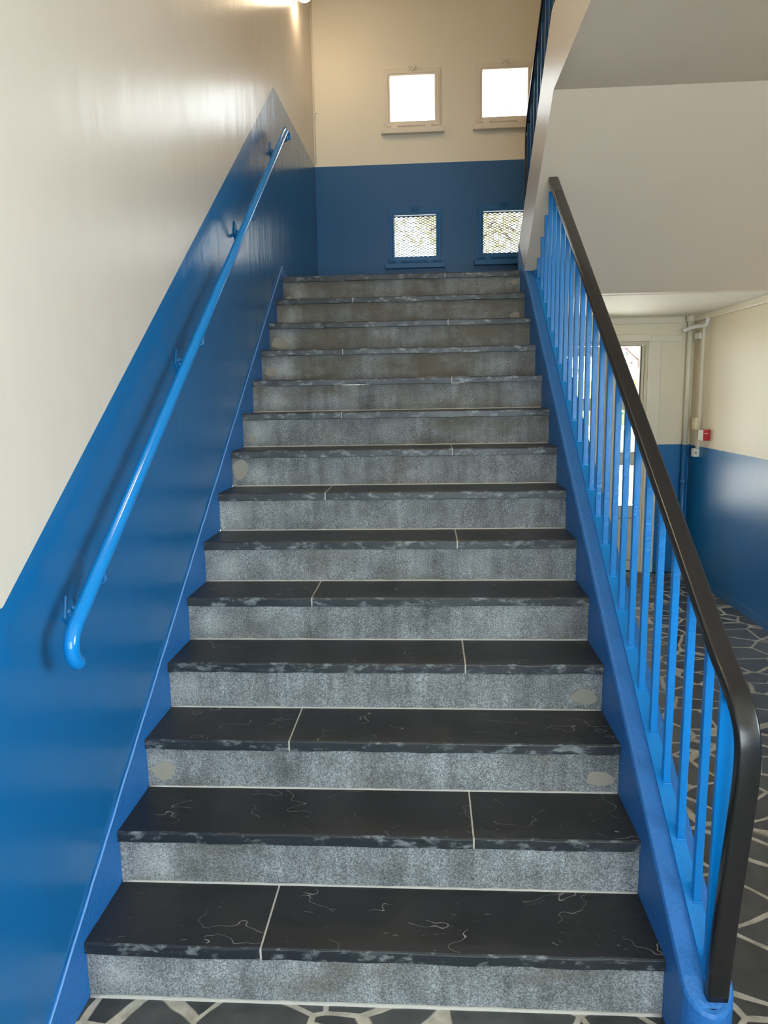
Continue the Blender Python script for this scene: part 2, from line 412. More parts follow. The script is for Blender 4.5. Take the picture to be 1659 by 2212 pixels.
# hall wall with the entrance
DX0, DX1, DZ = 1.665, 2.83, 2.016
structure(wall_grid('y', YH, YH + 0.25, [XO, DX0, DX1, 2.93, XR], [0, 1.138, DZ, ZC], lambda u, z: DX0 < u < DX1 and z < DZ,
                    lambda u, z: 1 if (z < 1.138 and u > 2.9) else 0).build('wall_hall', [M['cream_hall'], M['blue_hall']]))
SW = (-2.3, 1.2, -0.9, 2.5)
structure(wall_grid('x', XR, XR + 0.2, [YF - 0.25, SW[0], SW[2], 5.07], [0, 1.135, SW[1], SW[3], 5.6], lambda u, z: SW[0] < u < SW[2] and SW[1] < z < SW[3], lambda u, z: 1 if z < 1.135 else 0).build('wall_right', [M['cream_hall'], M['blue_hall']]))
FWN = (0.3, 0.45, 2.9, 2.65)
structure(wall_grid('y', YF, YF - 0.25, [-0.005, FWN[0], FWN[2], XR], [0, FWN[1], 1.15, FWN[3], 5.6], lambda u, z: FWN[0] < u < FWN[2] and FWN[1] < z < FWN[3], lambda u, z: 1 if z < 1.15 else 0).build('wall_front', [M['cream'], M['blue']]))
# wall closing the space below the stair flight
structure(MB().prism_x([(3.276, 0.0), (YH, 0.0), (YH, ZC), (3.276, ZC)], XO - 0.1, XO).build('wall_understair', M['cream_flat']))
# landing slab: slate above, white ceiling below
lb = MB()
lb.box((XW, 3.163 + 0.065, ZC), (XR, YB, ZL - 0.034), 0)
structure(lb.build('floor_landing', M['ceil']))
structure(MB().box((XW, 3.163 + 0.22, ZL - 0.034), (XR, YB, ZL)).build('floor_landing_paving', M['slate']))
# upper flight seen from below, running into the flat ceiling over the entrance
UE = 3.108
poly = [(UE, ZC), (2.0, ZU), (YF, ZU), (YF, 3.23), (2.19, 3.23)]
y = 2.19; z = 3.23
for k in range(4):
    poly += [(y, z - R), (y + G, z - R)]; y += G; z -= R
poly += [(3.163 + OV, 2.5), (3.163 + OV, ZC)]
structure(MB().prism_x(poly, XO, XR).build('ceiling_soffit', M['cream_flat']))
structure(MB().box((XW, YF, ZU), (XO, -0.75, 3.23)).build('ceiling_entrance', M['cream_flat']))
structure(MB().box((-0.2, YF - 0.25, 5.6), (XR + 0.2, 5.07, 5.75)).build('ceiling_top', M['ceil']))
# concrete beam carrying the upper balustrade
ub = lambda y: 3.38 - 0.7067 * (y - 2.09)
poly = [(2.935, 2.339), (2.0, ZU), (-0.75, ZU), (-0.75, 3.38), (2.09, 3.38), (3.251, 2.560)]
tm = MB().prism_x(poly, W, XO); tm.m[2] = tm.m[3] = 1   # its underside carries the matt soffit paint
structure(tm.build('trim_1', [M['cream_beam'], M['cream_flat']]))

# ------------------------------------------------------------------ staircase
st = thing('staircase', 'straight flight of fourteen dark slate treads and grey concrete risers between blue sides', 'staircase', (0.77, 0, 0))
JT = {1: [.483], 2: [1.061], 3: [.480], 4: [1.062], 5: [.488], 6: [1.054], 7: [.482], 8: [1.052], 9: [.506], 10: [1.066], 11: [.465], 12: [1.062], 13: [.478], 14: [1.057]}
def wob(a): return random.uniform(-a, a)
def slab(x0, x1, y0, y1, z1, th, i):
    """a split-face slate slab with slightly uneven arris"""
    n = max(4, int((x1 - x0) / 0.07)); mb = MB(); vs = []
    xs = [x0 + (x1 - x0) * k / n for k in range(n + 1)]
    zz = [wob(0.0012) for _ in xs]
    for k, x in enumerate(xs):
        fy = y0 + wob(0.0015); bz = z1 - th + wob(0.002)
        vs += [(x, fy, bz), (x, fy + wob(0.001), z1 - 0.004 + zz[k]), (x, fy + 0.005, z1 + zz[k]), (x, y1, z1), (x, y1, bz)]
    for k in range(n):
        for j in range(5):
            a, b = k * 5 + j, k * 5 + (j + 1) % 5
            mb.f.append((a, b, b + 5, a + 5)); mb.m.append(0); mb.sm.append(False)
    mb.f.append((4, 3, 2, 1, 0)); mb.f.append(tuple(n * 5 + j for j in range(5))); mb.m += [0, 0]; mb.sm += [False, False]
    mb.v = [tuple(v) for v in vs]
    return mb
for i in range(1, NS + 1):
    yf = (i - 1) * G; yb = i * G + OV + 0.012 if i < NS else yf + 0.235
    # riser
    rb = MB(); n = 22
    zb, zt = (i - 1) * R, i * R - 0.034
    vs = []
    for k in range(n + 1):
        x = 0.0005 + (W + 0.002) * k / n
        for t in (0, .5, 1): vs.append((x, yf + OV + wob(0.0012), zb - 0.002 + (zt - zb + 0.002) * t))
    fs = [(k * 3 + j, (k + 1) * 3 + j, (k + 1) * 3 + j + 1, k * 3 + j + 1) for k in range(n) for j in (0, 1)]
    rb.add(vs, fs)
    rb.box((0.0005, yf + OV + 0.003, zb - 0.002), (W + 0.002, yf + OV + 0.05, zt))
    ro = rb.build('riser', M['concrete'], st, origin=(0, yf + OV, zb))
    # line of mortar where the riser meets the step below
    gb = MB(); pts = []
    for k in range(41):
        pts.append((0.002 + (W - 0.004) * k / 40, yf + OV - 0.001, zb + wob(0.0012)))
    rr = 0.0045 if i > 1 else 0.0065
    gb.sweep(pts, [(rr * math.cos(q), rr * math.sin(q)) for q in (0, .785, 1.57, 2.356, 3.14, 3.93, 4.71, 5.5)], (0, 1, 0))
    gb.build('mortar_line', M['grout'], ro)
    # slabs with a mortar joint
    cuts = [0.0] + JT[i] + [W + 0.001]
    for k in range(len(cuts) - 1):
        a = cuts[k] + (0.0022 if k else 0.0005); b_ = cuts[k + 1] - (0.0022 if k < len(cuts) - 2 else 0)
        slab(a, b_, yf, yb, i * R, 0.034, i).build('tread_slab', M['slate'], st, bevel=0.0015, origin=(a - wob(3), yf - wob(3), i * R))
    for xj in JT[i]:
        MB().box((xj - 0.0026, yf + 0.001, i * R - 0.033), (xj + 0.0026, yb, i * R - 0.0006)).build('mortar_joint', M['grout'], st)
# filler patches on some risers: (riser, x, z above its foot, width, height)
for (i, x, z, a, b) in ((3, 0.055, 0.055, 0.075, 0.06), (3, 1.475, 0.05, 0.085, 0.055), (4, 1.475, 0.05, 0.09, 0.055), (8, 0.04, 0.08, 0.075, 0.10), (9, 0.05, .04, .04, .03),
                       (12, 0.06, 0.055, 0.10, 0.07), (11, 0.05, 0.05, 0.065, 0.055), (14, 0.035, 0.03, 0.035, 0.04), (13, 1.48, 0.035, 0.06, 0.045), (14, 1.50, 0.10, 0.05, 0.03)):
    yf = (i - 1) * G + OV; zb = (i - 1) * R; n = 22; ph = wob(3)
    pp = [(max(0.003, min(W - 0.003, x + a / 2 * math.cos(2 * math.pi * k / n) * (1 + 0.16 * math.sin(3 * 2 * math.pi * k / n + ph)))), zb + z + b / 2 * math.sin(2 * math.pi * k / n) * (1 + 0.14 * math.sin(2 * 2 * math.pi * k / n + ph))) for k in range(n)]
    MB().prism_y(pp, yf - 0.0022, yf + 0.004).build('filler_patch', M['patch'], st)
# skirting on the wall side; its light-catching top edge is painted as a paler bead
pl = [(-0.30, 0.0), (3.42, ZL), (3.163, nz_(3.163) + 0.068), (-0.187, nz_(-0.187) + 0.068), (-0.30, 0.045)]
pl = [(-0.30, 0.0), (0.0, 0.0), (3.163, ZL - 0.17), (3.42, ZL), (3.40, ZL + 0.003), (3.163, nz_(3.163) + 0.068), (-0.187, nz_(-0.187) + 0.068), (-0.27, 0.0)]
MB().prism_x(pl[1:-1] + [(-0.29, 0.0)], XW, 0.0004).build('skirting', M['blue_conc'], st)
bp = []
for k in range(70):
    y = -0.27 + (3.163 + 0.27) * k / 69
    bp.append((0.0, y, max(0.006, nz_(y) + 0.067 + wob(0.0028))))
for k in range(1, 8):
    bp.append((0.0, 3.163 + 0.24 * k / 7, nz_(3.163) + 0.067 * (1 - k / 7) + 0.002))
MB().tube(bp, 0.0034, 6).build('lit_edge_bead', M['lit_bead'], st)
# right stringer: solid blue kerb with a rounded nose
HS = 0.118
def stringer():
    mb = MB(); xc = (W + XO) / 2; hw = (XO - W) / 2; prof = []
    # plan outline: straight sides, half-round nose at the foot; top follows the pitch
    yn = -0.10; out = []
    out += [(W, 3.275), (W, 1.5), (W, yn)]
    for k in range(1, 12):
        q = math.pi + math.pi * k / 12
        out.append((xc + hw * math.cos(q), yn + hw * 1.06 * math.sin(q)))
    out += [(XO, yn), (XO, 1.5), (XO, 3.275)]
    n = len(out)
    def top(y): return nz_(y) + HS
    e = 0.014
    vs = [(x, y, 0.0) for x, y in out]
    vs += [(x, y, top(y) - e) for x, y in out]
    def inset(x, y, d):
        if y <= yn:
            v = Vector((x - xc, (y - yn))); l = v.length
            v = v * (1 - d / l) if l > 1e-6 else v
            return (xc + v.x, yn + v.y)
        return (x + d if x < xc else x - d, y)
    vs += [(*inset(x, y, e * .3), top(y) - e * .3) for x, y in out]
    vs += [(*inset(x, y, e), top(y)) for x, y in out]
    fs = []
    for L in range(3):
        for k in range(n - 1): fs.append((L * n + k, L * n + k + 1, (L + 1) * n + k + 1, (L + 1) * n + k))
        fs.append((L * n + n - 1, L * n, (L + 1) * n, (L + 1) * n + n - 1))
    T = 3 * n
    for k in range(n // 2): 
        a, b, c, d = T + k, T + k + 1, T + n - 2 - k, T + n - 1 - k
        if len({a, b, c, d}) == 4: fs.append((a, b, c, d))
        elif len({a, b, c}) == 3: fs.append((a, b, d))
    fs.append(tuple(range(n)))
    return mb.add(vs, fs, 0)
so = stringer().build('stringer', M['blue_conc'], st)

# ------------------------------------------------------------------ lower balustrade
def balustrade(name, label, base, hand_path, bar_path, paint_, cap_w=0.05, cap_t=0.03):
    t = thing(name, label, 'balustrade', base)
    prof = rrect(cap_w, cap_t, 0.007)
    MB().sweep(hand_path, prof, (1, 0, 0)).build('handrail', M['pvc'], t, label='black vinyl handrail')
    MB().sweep(bar_path, [(0.02, 0.006), (-0.02, 0.006), (-0.02, -0.004), (0.02, -0.004)], (1, 0, 0), smooth=False).build('bottom_rail', paint_, t)
    return t
XB = 1.608
HB = 0.868
hp = [(XB - 0.002, -0.137, 0.196), (XB - 0.001, -0.152, 0.36), (XB, -0.170, 0.52), (XB + 0.003, -0.188, 0.68), (XB + 0.004, -0.199, 0.79), (XB + 0.004, -0.198, 0.858), (XB + 0.003, -0.183, 0.905), (XB + 0.002, -0.150, 0.943), (XB + 0.002, -0.10, 0.975), (XB + 0.002, -0.02, nz_(-0.02) + HB), (XB + 0.002, 0.3, nz_(0.3) + HB), (XB + 0.001, 1.2, nz_(1.2) + HB), (XB, 2.395, nz_(2.395) + HB)]
bal_path = [(XB, -0.115, nz_(-0.115) + HS + 0.004), (XB, 3.2, nz_(3.2) + HS + 0.004)]
lowb = balustrade('balustrade', 'blue barred balustrade with black handrail on the right side of the lower flight', (XB, -0.13, 0.19), smooth_path(hp), bal_path, M['blue_rail'])
soff = lambda y: ZU - 0.7067 * (y - 2.0)
MB().sweep([(XB, y, nz_(y) + HB - 0.022) for y in (-0.10, 2.36)], [(0.016, 0.005), (-0.016, 0.005), (-0.016, -0.005), (0.016, -0.005)], (1, 0, 0), smooth=False).build('top_rail', M['blue_rail'], lowb)
MB().prism_x([(-0.106, nz_(-0.11) + HS), (-0.092, nz_(-0.10) + HS + .004), (-0.092, nz_(-0.092) + HB - 0.02), (-0.106, nz_(-0.106) + HB - 0.02)], XB - 0.019, XB + 0.019).build('end_post', M['blue_rail'], lowb, bevel=0.002)
b0 = None
for k in range(25):
    y = 0.037 + 0.1281 * k; x = XB + 0.008 * max(0, 1 - k / 6)
    ztop = min(nz_(y) + HB - 0.022, soff(y) + 0.004); zb = nz_(y) + HS
    mb = MB(); h = 0.0098
    mb.box((x - h, y - h, zb), (x + h, y + h, ztop))
    # little weld fillet at the foot
    mb.box((x - h - 0.0025, y - h - 0.0035, zb), (x + h + 0.0025, y + h + 0.002, zb + 0.008))
    mb.build('baluster', M['blue_rail'], lowb, bevel=0.0015)

# ------------------------------------------------------------------ upper balustrade (seen edge-on)
XU = 1.598
HU = 0.755
up_h = [(XU, 3.250, 2.568), (XU, 3.275, 2.9), (XU, 3.300, 3.12), (XU, 3.304, 3.20), (XU, 3.294, 3.25), (XU, 3.26, 3.29), (XU, 3.19, ub(3.19) + HU), (XU, 2.8, ub(2.8) + HU), (XU, 2.3, ub(2.3) + HU), (XU, 2.14, ub(2.14) + HU - .004), (XU, 2.05, 3.38 + HU), (XU, 1.6, 3.38 + HU), (XU, 0.4, 3.38 + HU)]
ubp = [(XU, 3.25, ub(3.25) + 0.004), (XU, 2.6, ub(2.6) + 0.004), (XU, 2.11, ub(2.11) + 0.004), (XU, 2.07, 3.384), (XU, 0.4, 3.384)]
upb = balustrade('balustrade', 'shaded blue balustrade climbing the upper flight, seen edge-on before the right windows', (XU, 3.25, 2.57), smooth_path(up_h), ubp, M['shaded_rail'])
k = 0; y = 3.25
MB().box((XU - 0.018, 3.235, 2.575), (XU + 0.018, 3.247, 3.28)).build('end_post', M['shaded_rail'], upb, bevel=0.002)
while y > 0.5:
    y -= 0.1281 if k else 0.10; k += 1
    zb = ub(y) if y > 2.09 else 3.38
    MB().box((XU - 0.0098, y - 0.0098, zb - 0.004), (XU + 0.0098, y + 0.0098, zb + HU - 0.012)).build('baluster', M['shaded_rail'], upb, bevel=0.0015)
MB().sweep([(XU, 3.29, ub(3.29) + HU - 0.022), (XU, 2.1, ub(2.1) + HU - 0.022), (XU, 0.4, 3.38 + HU - 0.022)], [(0.016, 0.005), (-0.016, 0.005), (-0.016, -0.005), (0.016, -0.005)], (1, 0, 0), smooth=False).build('top_rail', M['shaded_rail'], upb)

# ------------------------------------------------------------------ wall handrail on the left
XH = 0.085
hr = thing('wall_handrail', 'long blue tubular handrail bracketed to the left wall along the stairs', 'handrail', (0, 0.09, 1.07))
rz = lambda y: nz_(y) + 0.944
pts = [(XH, -0.052, 0.984), (XH, -0.066, 0.996), (XH, -0.075, 1.014), (XH, -0.076, 1.036), (XH, -0.066, 1.060), (XH, -0.045, 1.082), (XH, -0.008, rz(-0.008) - 0.002), (XH, 0.055, rz(0.055)), (XH, 1.0, rz(1.0)), (XH, 2.0, rz(2.0)), (XH, 2.93, rz(2.93)), (XH, 2.99, rz(2.99) - 0.004), (XH, 3.03, rz(3.0) + 0.010), (XH, 3.055, rz(3.0) - 0.002), (XH, 3.064, rz(3.0) - 0.030)]
MB().tube(smooth_path(pts, 7), 0.0185, 20).build('rail_tube', M['blue_tube'], hr)
for (y, z) in ((0.09, 1.072), (1.05, 1.752), (2.01, 2.421), (2.965, 3.093)):
    d = 0.03
    pp = [(y - 0.014, z + 0.045), (y + 0.018, z + 0.028), (y + 0.030, z - 0.022), (y + 0.004, z - 0.05), (y - 0.030, z - 0.012)]
    pb = MB().prism_x(pp, XW, XW + 0.007).build('bracket_plate', M['blue_trim'], hr, bevel=0.0015)
    for (a, b) in ((y - 0.012, z + 0.002), (y + 0.012, z + 0.004)):
        MB().lathe((XW + 0.007, a, b), (1, 0, 0), [(0.0075, -0.002), (0.0075, 0.003), (0.005, 0.006), (0.001, 0.0075)], 12).build('bolt', M['blue_trim'], pb)
    yc = y + 0.025
    arm = smooth_path([(XW, y, z - 0.008), (0.03, y, z - 0.02), (0.062, yc - 0.01, rz(yc) - 0.062), (0.088, yc, rz(yc) - 0.05), (XH, yc, rz(yc) - 0.016)], 6)
    MB().tube(arm, 0.0075, 10, (0, 1, 0)).build('bracket_arm', M['blue_trim'], hr)
    # half-round saddle plate under the tube
    q = [(yc + 0.030 * math.cos(math.radians(a)), rz(yc) - 0.014 + 0.032 * math.sin(math.radians(a))) for a in range(195, 376, 15)]
    MB().prism_x(q, XH - 0.004, XH + 0.004).build('bracket_saddle', M['blue_trim'], hr)

# ------------------------------------------------------------------ windows over the landing
def window(idx, g, mp, screen):
    x0, z0, x1, z1 = g; y = YB; cx = (x0 + x1) / 2
    o = thing('window_%d' % idx, '', '', (cx, y, z0)); del o['label']; del o['category']; o['kind'] = 'structure'
    MB().ring_y((x0 - 0.052, z0 - 0.045, x1 + 0.05, z1 + 0.052), (x0 - 0.016, z0 - 0.016, x1 + 0.016, z1 + 0.016), y - 0.010, y + 0.01).build('window_frame', mp, o, bevel=0.004)
    sash = MB().ring_y((x0 - 0.0155, z0 - 0.0155, x1 + 0.0155, z1 + 0.0155), (x0, z0, x1, z1), y - 0.016, y + 0.05)
    sash.ring_y((x0 - 0.038, z0 - 0.034, x1 + 0.036, z1 + 0.036), (x0 - 0.0155, z0 - 0.0155, x1 + 0.0155, z1 + 0.0155), y - 0.020, y - 0.0101)
    sash.build('window_sash', mp, o, bevel=0.003)
    MB().box((x0 - 0.004, y + 0.022, z0 - 0.004), (x1 + 0.004, y + 0.027, z1 + 0.004)).build('window_pane', M['glass'], o)
    MB().box((x0 - 0.078, y - 0.052, z0 - 0.098), (x1 + 0.076, y, z0 - 0.055)).build('window_sill', mp, o, bevel=0.004)
    for hx in (x0 + 0.035, x1 - 0.055):
        MB().box((hx - 0.027, y - 0.034, z0 - 0.054), (hx + 0.027, y - 0.018, z0 - 0.034)).build('hinge', mp, o, bevel=0.003)
    l = MB().box((cx - 0.036, y - 0.026, z1 + 0.032), (cx + 0.036, y - 0.010, z1 + 0.072))
    l.box((cx - 0.020, y - 0.040, z1 + 0.036), (cx - 0.010, y - 0.02, z1 + 0.07)); l.box((cx + 0.012, y - 0.040, z1 + 0.036), (cx + 0.022, y - 0.02, z1 + 0.07))
    l.box((cx - 0.030, y - 0.034, z1 + 0.050), (cx + 0.030, y - 0.024, z1 + 0.058)); l.prism_y([(cx - 0.010, z1 + 0.036), (cx, z1 + 0.018), (cx + 0.012, z1 + 0.036)], y - 0.036, y - 0.022)
    l.build('latch', mp, o, bevel=0.002)
    if screen:
        s = MB(); yy = y + 0.066; pit = 0.0415; nx = int((x1 - x0) / pit) + 2; nzr = 36; dz = (z1 - z0) / (nzr - 3); t = 0.0029
        for r in range(nzr):
            zc = z0 - 0.01 + r * dz; up = 1 if r % 2 else -1; pts = []
            for c in range(nx * 2):
                xx = x0 - 0.02 + c * pit / 2; sgn = up if c % 2 else -up
                pts += [(xx - pit * 0.13, yy, zc + sgn * dz * 0.42), (xx + pit * 0.13, yy, zc + sgn * dz * 0.42)]
            pts = [(min(max(p[0], x0 - 0.012), x1 + 0.012), p[1], p[2]) for p in pts]
            pts = [p for i_, p in enumerate(pts) if i_ == 0 or p[0] > pts[i_ - 1][0] + 1e-5]
            s.sweep(pts, [(-0.003, -t), (0.003, -t), (0.003, t), (-0.003, t)], (0, 1, 0), smooth=False)
        s.build('mesh_screen', M['grey_metal'], o)
        MB().ring_y((x0 - 0.0155, z0 - 0.0155, x1 + 0.0155, z1 + 0.0155), (x0 + 0.004, z0 + 0.002, x1 - 0.004, z1 - 0.003), y + 0.056, y + 0.062).build('screen_frame', M['black'], o)
    return o
for i_, g in enumerate(WIN):
    window(i_ + 1, g, M['cream_frame'] if i_ < 2 else M['blue_trim'], i_ >= 2)
# made-up glazed front behind the viewer, carries the added fill light
fw = thing('window_6', '', '', (1.6, YF, FWN[1])); del fw['label']; del fw['category']; fw['kind'] = 'structure'
mb = MB().ring_y(FWN, (FWN[0] + 0.06, FWN[1] + 0.06, FWN[2] - 0.06, FWN[3] - 0.06), YF - 0.14, YF - 0.06)
for k in (1, 2, 3):
    xx = FWN[0] + (FWN[2] - FWN[0]) * k / 4; mb.box((xx - 0.025, YF - 0.13, FWN[1] + 0.06), (xx + 0.025, YF - 0.07, FWN[3] - 0.06))
mb.build('window_frame', M['cream_trim'], fw)
MB().box((FWN[0] + 0.05, YF - 0.102, FWN[1] + 0.05), (FWN[2] - 0.05, YF - 0.097, FWN[3] - 0.05)).build('window_pane', M['glass'], fw)
# window in the right wall beside the viewer
fw = thing('window_5', '', '', (XR, SW[0], SW[1])); del fw['label']; del fw['category']; fw['kind'] = 'structure'
mb = MB()
for a, b, c, d in ((SW[0], SW[1], SW[2], SW[1] + .05), (SW[0], SW[3] - .05, SW[2], SW[3]), (SW[0], SW[1], SW[0] + .05, SW[3]), (SW[2] - .05, SW[1], SW[2], SW[3]),
                   (-1.85, SW[1], -1.82, SW[3]), (-1.38, SW[1], -1.35, SW[3])):
    mb.box((XR + 0.06, a, b), (XR + 0.12, c, d))
mb.build('window_frame', M['cream_trim'], fw)
MB().box((XR + 0.088, SW[0] + .04, SW[1] + .04), (XR + 0.092, SW[2] - .04, SW[3] - .04)).build('window_pane', M['glass'], fw)

# ------------------------------------------------------------------ entrance: glazed door leaf and sidelight
dr = thing('door_1', '', '', (2.24, YH, 0)); del dr['label']; del dr['category']; dr['kind'] = 'structure'
fr = MB().ring_y((DX0, -0.05, DX1, DZ), (DX0 + 0.045, 0.0, DX1 - 0.035, DZ - 0.03), YH - 0.008, YH + 0.09)
fr.box((2.478, YH, 0.0), (2.515, YH + 0.08, DZ - 0.03))
fr.build('door_frame', M['alu'], dr, bevel=0.003)
MB().box((DX0 - 0.05, YH - 0.04, DZ), (DX1 + 0.004, YH, 2.075)).build('door_head', M['cream_trim'], dr, bevel=0.004)
MB().box((DX1 - 0.012, YH - 0.026, 0.0), (DX1 + 0.095, YH, DZ)).build('door_casing', M['cream_trim'], dr, bevel=0.004)
def leaf(x0, x1, gx0, gx1, panes, y0, y1):
    mb = MB(); zz = [0.012]
    for a, b in sorted(panes): zz += [a, b]
    zz.append(DZ - 0.034)
    mb.box((x0, y0, 0.012), (gx0, y1, DZ - 0.034)); mb.box((gx1, y0, 0.012), (x1, y1, DZ - 0.034))
    for k in range(0, len(zz), 2): mb.box((gx0, y0, zz[k]), (gx1, y1, zz[k + 1]))
    return mb
PN = [(0.59, 0.962), (1.066, 1.445), (1.536, 1.912)]
lf = leaf(1.712, 2.476, 1.80, 2.392, [(0.10, 0.49)] + PN, YH + 0.012, YH + 0.06).build('door_leaf', M['alu'], dr, bevel=0.003)
sd = leaf(2.517, 2.794, 2.566, 2.772, [(0.10, 0.49)] + PN[:2] + [(1.536, 1.986)], YH + 0.012, YH + 0.06).build('side_panel', M['alu'], dr, bevel=0.003)
for par, gx0, gx1, tops in ((lf, 1.80, 2.392, 1.912), (sd, 2.566, 2.772, 1.986)):
    for a, b in PN[:2] + [(1.536, tops)]:
        MB().box((gx0 - 0.003, YH + 0.032, a - 0.003), (gx1 + 0.003, YH + 0.037, b + 0.003)).build('glass_pane', M['glass'], par)
        MB().ring_y((gx0 - 0.001, a - 0.001, gx1 + 0.001, b + 0.001), (gx0 + 0.006, a + 0.006, gx1 - 0.006, b - 0.006), YH + 0.028, YH + 0.042).build('gasket', M['black'], par)
    MB().box((gx0, YH + 0.026, 0.10), (gx1, YH + 0.046, 0.49)).build('kick_panel', M['alu'], par)
    MB().ring_y((gx0 - 0.001, 0.099, gx1 + 0.001, 0.491), (gx0 + 0.006, 0.106, gx1 - 0.006, 0.484), YH + 0.02, YH + 0.028).build('gasket', M['black'], par)
h = MB().tube(smooth_path([(2.443, YH + 0.012, 0.885), (2.443, YH - 0.03, 0.885), (2.443, YH - 0.045, 0.90), (2.443, YH - 0.045, 1.0), (2.443, YH - 0.03, 1.015), (2.443, YH + 0.012, 1.015)], 5), 0.010, 10)
h.box((2.428, YH + 0.002, 0.87), (2.458, YH + 0.012, 0.895), 1); h.box((2.428, YH + 0.002, 1.005), (2.458, YH + 0.012, 1.03), 1)
h.box((2.43, YH + 0.004, 1.04), (2.456, YH + 0.012, 1.085))
h.build('door_handle', [M['steel'], M['black']], lf)

# trims
structure(MB().box((DX1 + 0.005, YH - 0.018, 2.006), (3.10, YH, 2.062)).build('trim_2', M['cream_trim'], bevel=0.004))
structure(MB().box((XO, YH - 0.02, 2.162), (3.11, YH, ZC)).build('trim_3', M['cream_trim'], bevel=0.004))
structure(MB().box((XR - 0.03, 3.2, 2.165), (XR, YH, ZC)).build('trim_4', M['cream_trim'], bevel=0.004))
structure(MB().box((XR - 0.010, YF, 0.0), (XR, YH, 0.066)).build('baseboard_right', M['blue_trim'], bevel=0.003))
structure(MB().box((2.93, YH - 0.010, 0.0), (XR - 0.012, YH, 0.066)).build('baseboard_hall', M['blue_trim'], bevel=0.003))

# ------------------------------------------------------------------ pipes and devices in the hall corner
pp = thing('heating_pipe', 'vertical pipe in the hall corner, cream above and blue below', 'pipe', (3.146, 4.675, 0))
px, py = 3.146, 4.675
MB().lathe((px, py, 1.138), (0, 0, 1), [(0.0235, 0), (0.0235, ZC - 1.138)], 18).build('pipe_upper', M['cream_trim'], pp, label='cream painted upper length of pipe')
MB().lathe((px, py, 0), (0, 0, 1), [(0.0235, 0), (0.0235, 1.138)], 18).build('pipe_lower', M['blue_trim'], pp, label='blue painted lower length of pipe')
MB().lathe((px, py, 0.80), (0, 0, 1), [(0.026, 0), (0.028, 0.005), (0.028, 0.03), (0.026, 0.035)], 18).build('pipe_joint', M['blue_trim'], pp)
MB().lathe((px, py, 2.165), (0, 0, 1), [(0.026, 0), (0.033, 0.006), (0.033, 0.05)], 18).build('pipe_collar', M['cream_trim'], pp)
MB().lathe((px, py, 0.0), (0, 0, 1), [(0.06, 0), (0.055, 0.012), (0.028, 0.02)], 18).build('mortar_foot', M['grout'], pp)
tb = MB().tube(smooth_path([(3.183, 4.40, 2.205), (3.183, 4.402, 2.16), (3.180, 4.41, 2.125), (3.165, 4.44, 2.112), (3.13, 4.51, 2.112), (3.09, 4.575, 2.098), (3.068, 4.60, 2.085)], 6), 0.0165, 14, (0, 0.3, 1))
tag(tb.build('bent_pipe', M['white_pl']), 'short white bent pipe crossing the corner pipe just below the hall ceiling', 'pipe')
cd = thing('cable_conduit', 'narrow cream cable duct running down the right wall beside the corner pipe', 'cable duct', (3.19, 4.50, 1.1))
MB().box((XR - 0.022, 4.485, 1.12), (XR, 4.525, 2.15)).build('duct', M['cream_trim'], cd, bevel=0.003)
MB().box((XR - 0.03, 4.52, 2.015), (XR, 4.65, 2.065)).build('duct_bracket', M['white_pl'], cd, bevel=0.003)
sw = thing('wall_switch', 'ivory push-button box mounted on the cable duct left of the red alarm', 'switch', (3.18, 4.50, 1.28))
MB().box((XR - 0.055, 4.458, 1.27), (XR - 0.0222, 4.545, 1.375)).build('switch_body', M['ivory_pl'], sw, bevel=0.008)
MB().prism_x([(4.475, 1.345), (4.505, 1.36), (4.512, 1.325)], XR - 0.058, XR - 0.054).build('button', M['cream_trim'], sw)
sk = thing('socket_box', 'small white socket box at the foot of the cable duct on the blue wall', 'socket', (3.18, 4.50, 1.05))
MB().box((XR - 0.045, 4.48, 1.048), (XR, 4.545, 1.118)).build('socket_body', M['white_pl'], sk, bevel=0.004)
MB().box((XR - 0.034, 4.4785, 1.076), (XR - 0.024, 4.4805, 1.090)).build('socket_hole', M['black'], sk)
al = thing('fire_alarm', 'red square fire alarm call point on the cream right wall', 'fire alarm', (3.17, 4.31, 1.20))
MB().box((XR - 0.056, 4.268, 1.197), (XR, 4.353, 1.284)).build('alarm_body', M['red_pl'], al, bevel=0.003)
MB().box((XR - 0.064, 4.266, 1.197), (XR - 0.0562, 4.355, 1.284)).build('alarm_cover', M['white_pl'], al, bevel=0.002, label='white front cover')
MB().box((XR - 0.046, 4.2655, 1.252), (XR - 0.018, 4.268, 1.257)).build('alarm_mark', M['white_pl'], al)
# thin cable in the corner over the landing
cb = thing('corner_cable', 'thin cream cable clipped up the corner above the landing', 'cable', (0.006, YB, 3.54))
MB().tube([(0.006, YB - 0.006, 3.55), (0.006, YB - 0.006, 5.0)], 0.004, 8).build('cable', M['cream_trim'], cb)
MB().box((0.0, YB - 0.016, 3.955), (0.022, YB, 3.973)).build('cable_clip', M['white_pl'], cb, bevel=0.003)
# wall lamp just under the top of the picture
lp = thing('wall_lamp', 'lit wall lamp on the left wall at the top edge of the picture', 'lamp', (0, 4.05, 4.6))
lx, ly, lz = 0.055, 4.0, 4.468
MB().lathe((XW, ly, lz + 0.02), (1, 0, 0), [(0.07, 0), (0.07, 0.012), (0.062, 0.02)], 20).build('lamp_base', M['white_pl'], lp)
gl = [(0.055 * math.sin(math.radians(a)), -0.055 * math.cos(math.radians(a))) for a in range(4, 177, 12)]
MB().lathe((lx + 0.02, ly, lz), (0, 0, 1), gl, 20).build('lamp_globe', M['lamp'], lp, label='glowing globe')
MB().lathe((lx + 0.02, ly, lz + 0.03), (0, 0, 1), [(0.03, 0.015), (0.058, 0.0), (0.062, 0.035), (0.03, 0.05)], 20).build('lamp_cap', M['white_pl'], lp)
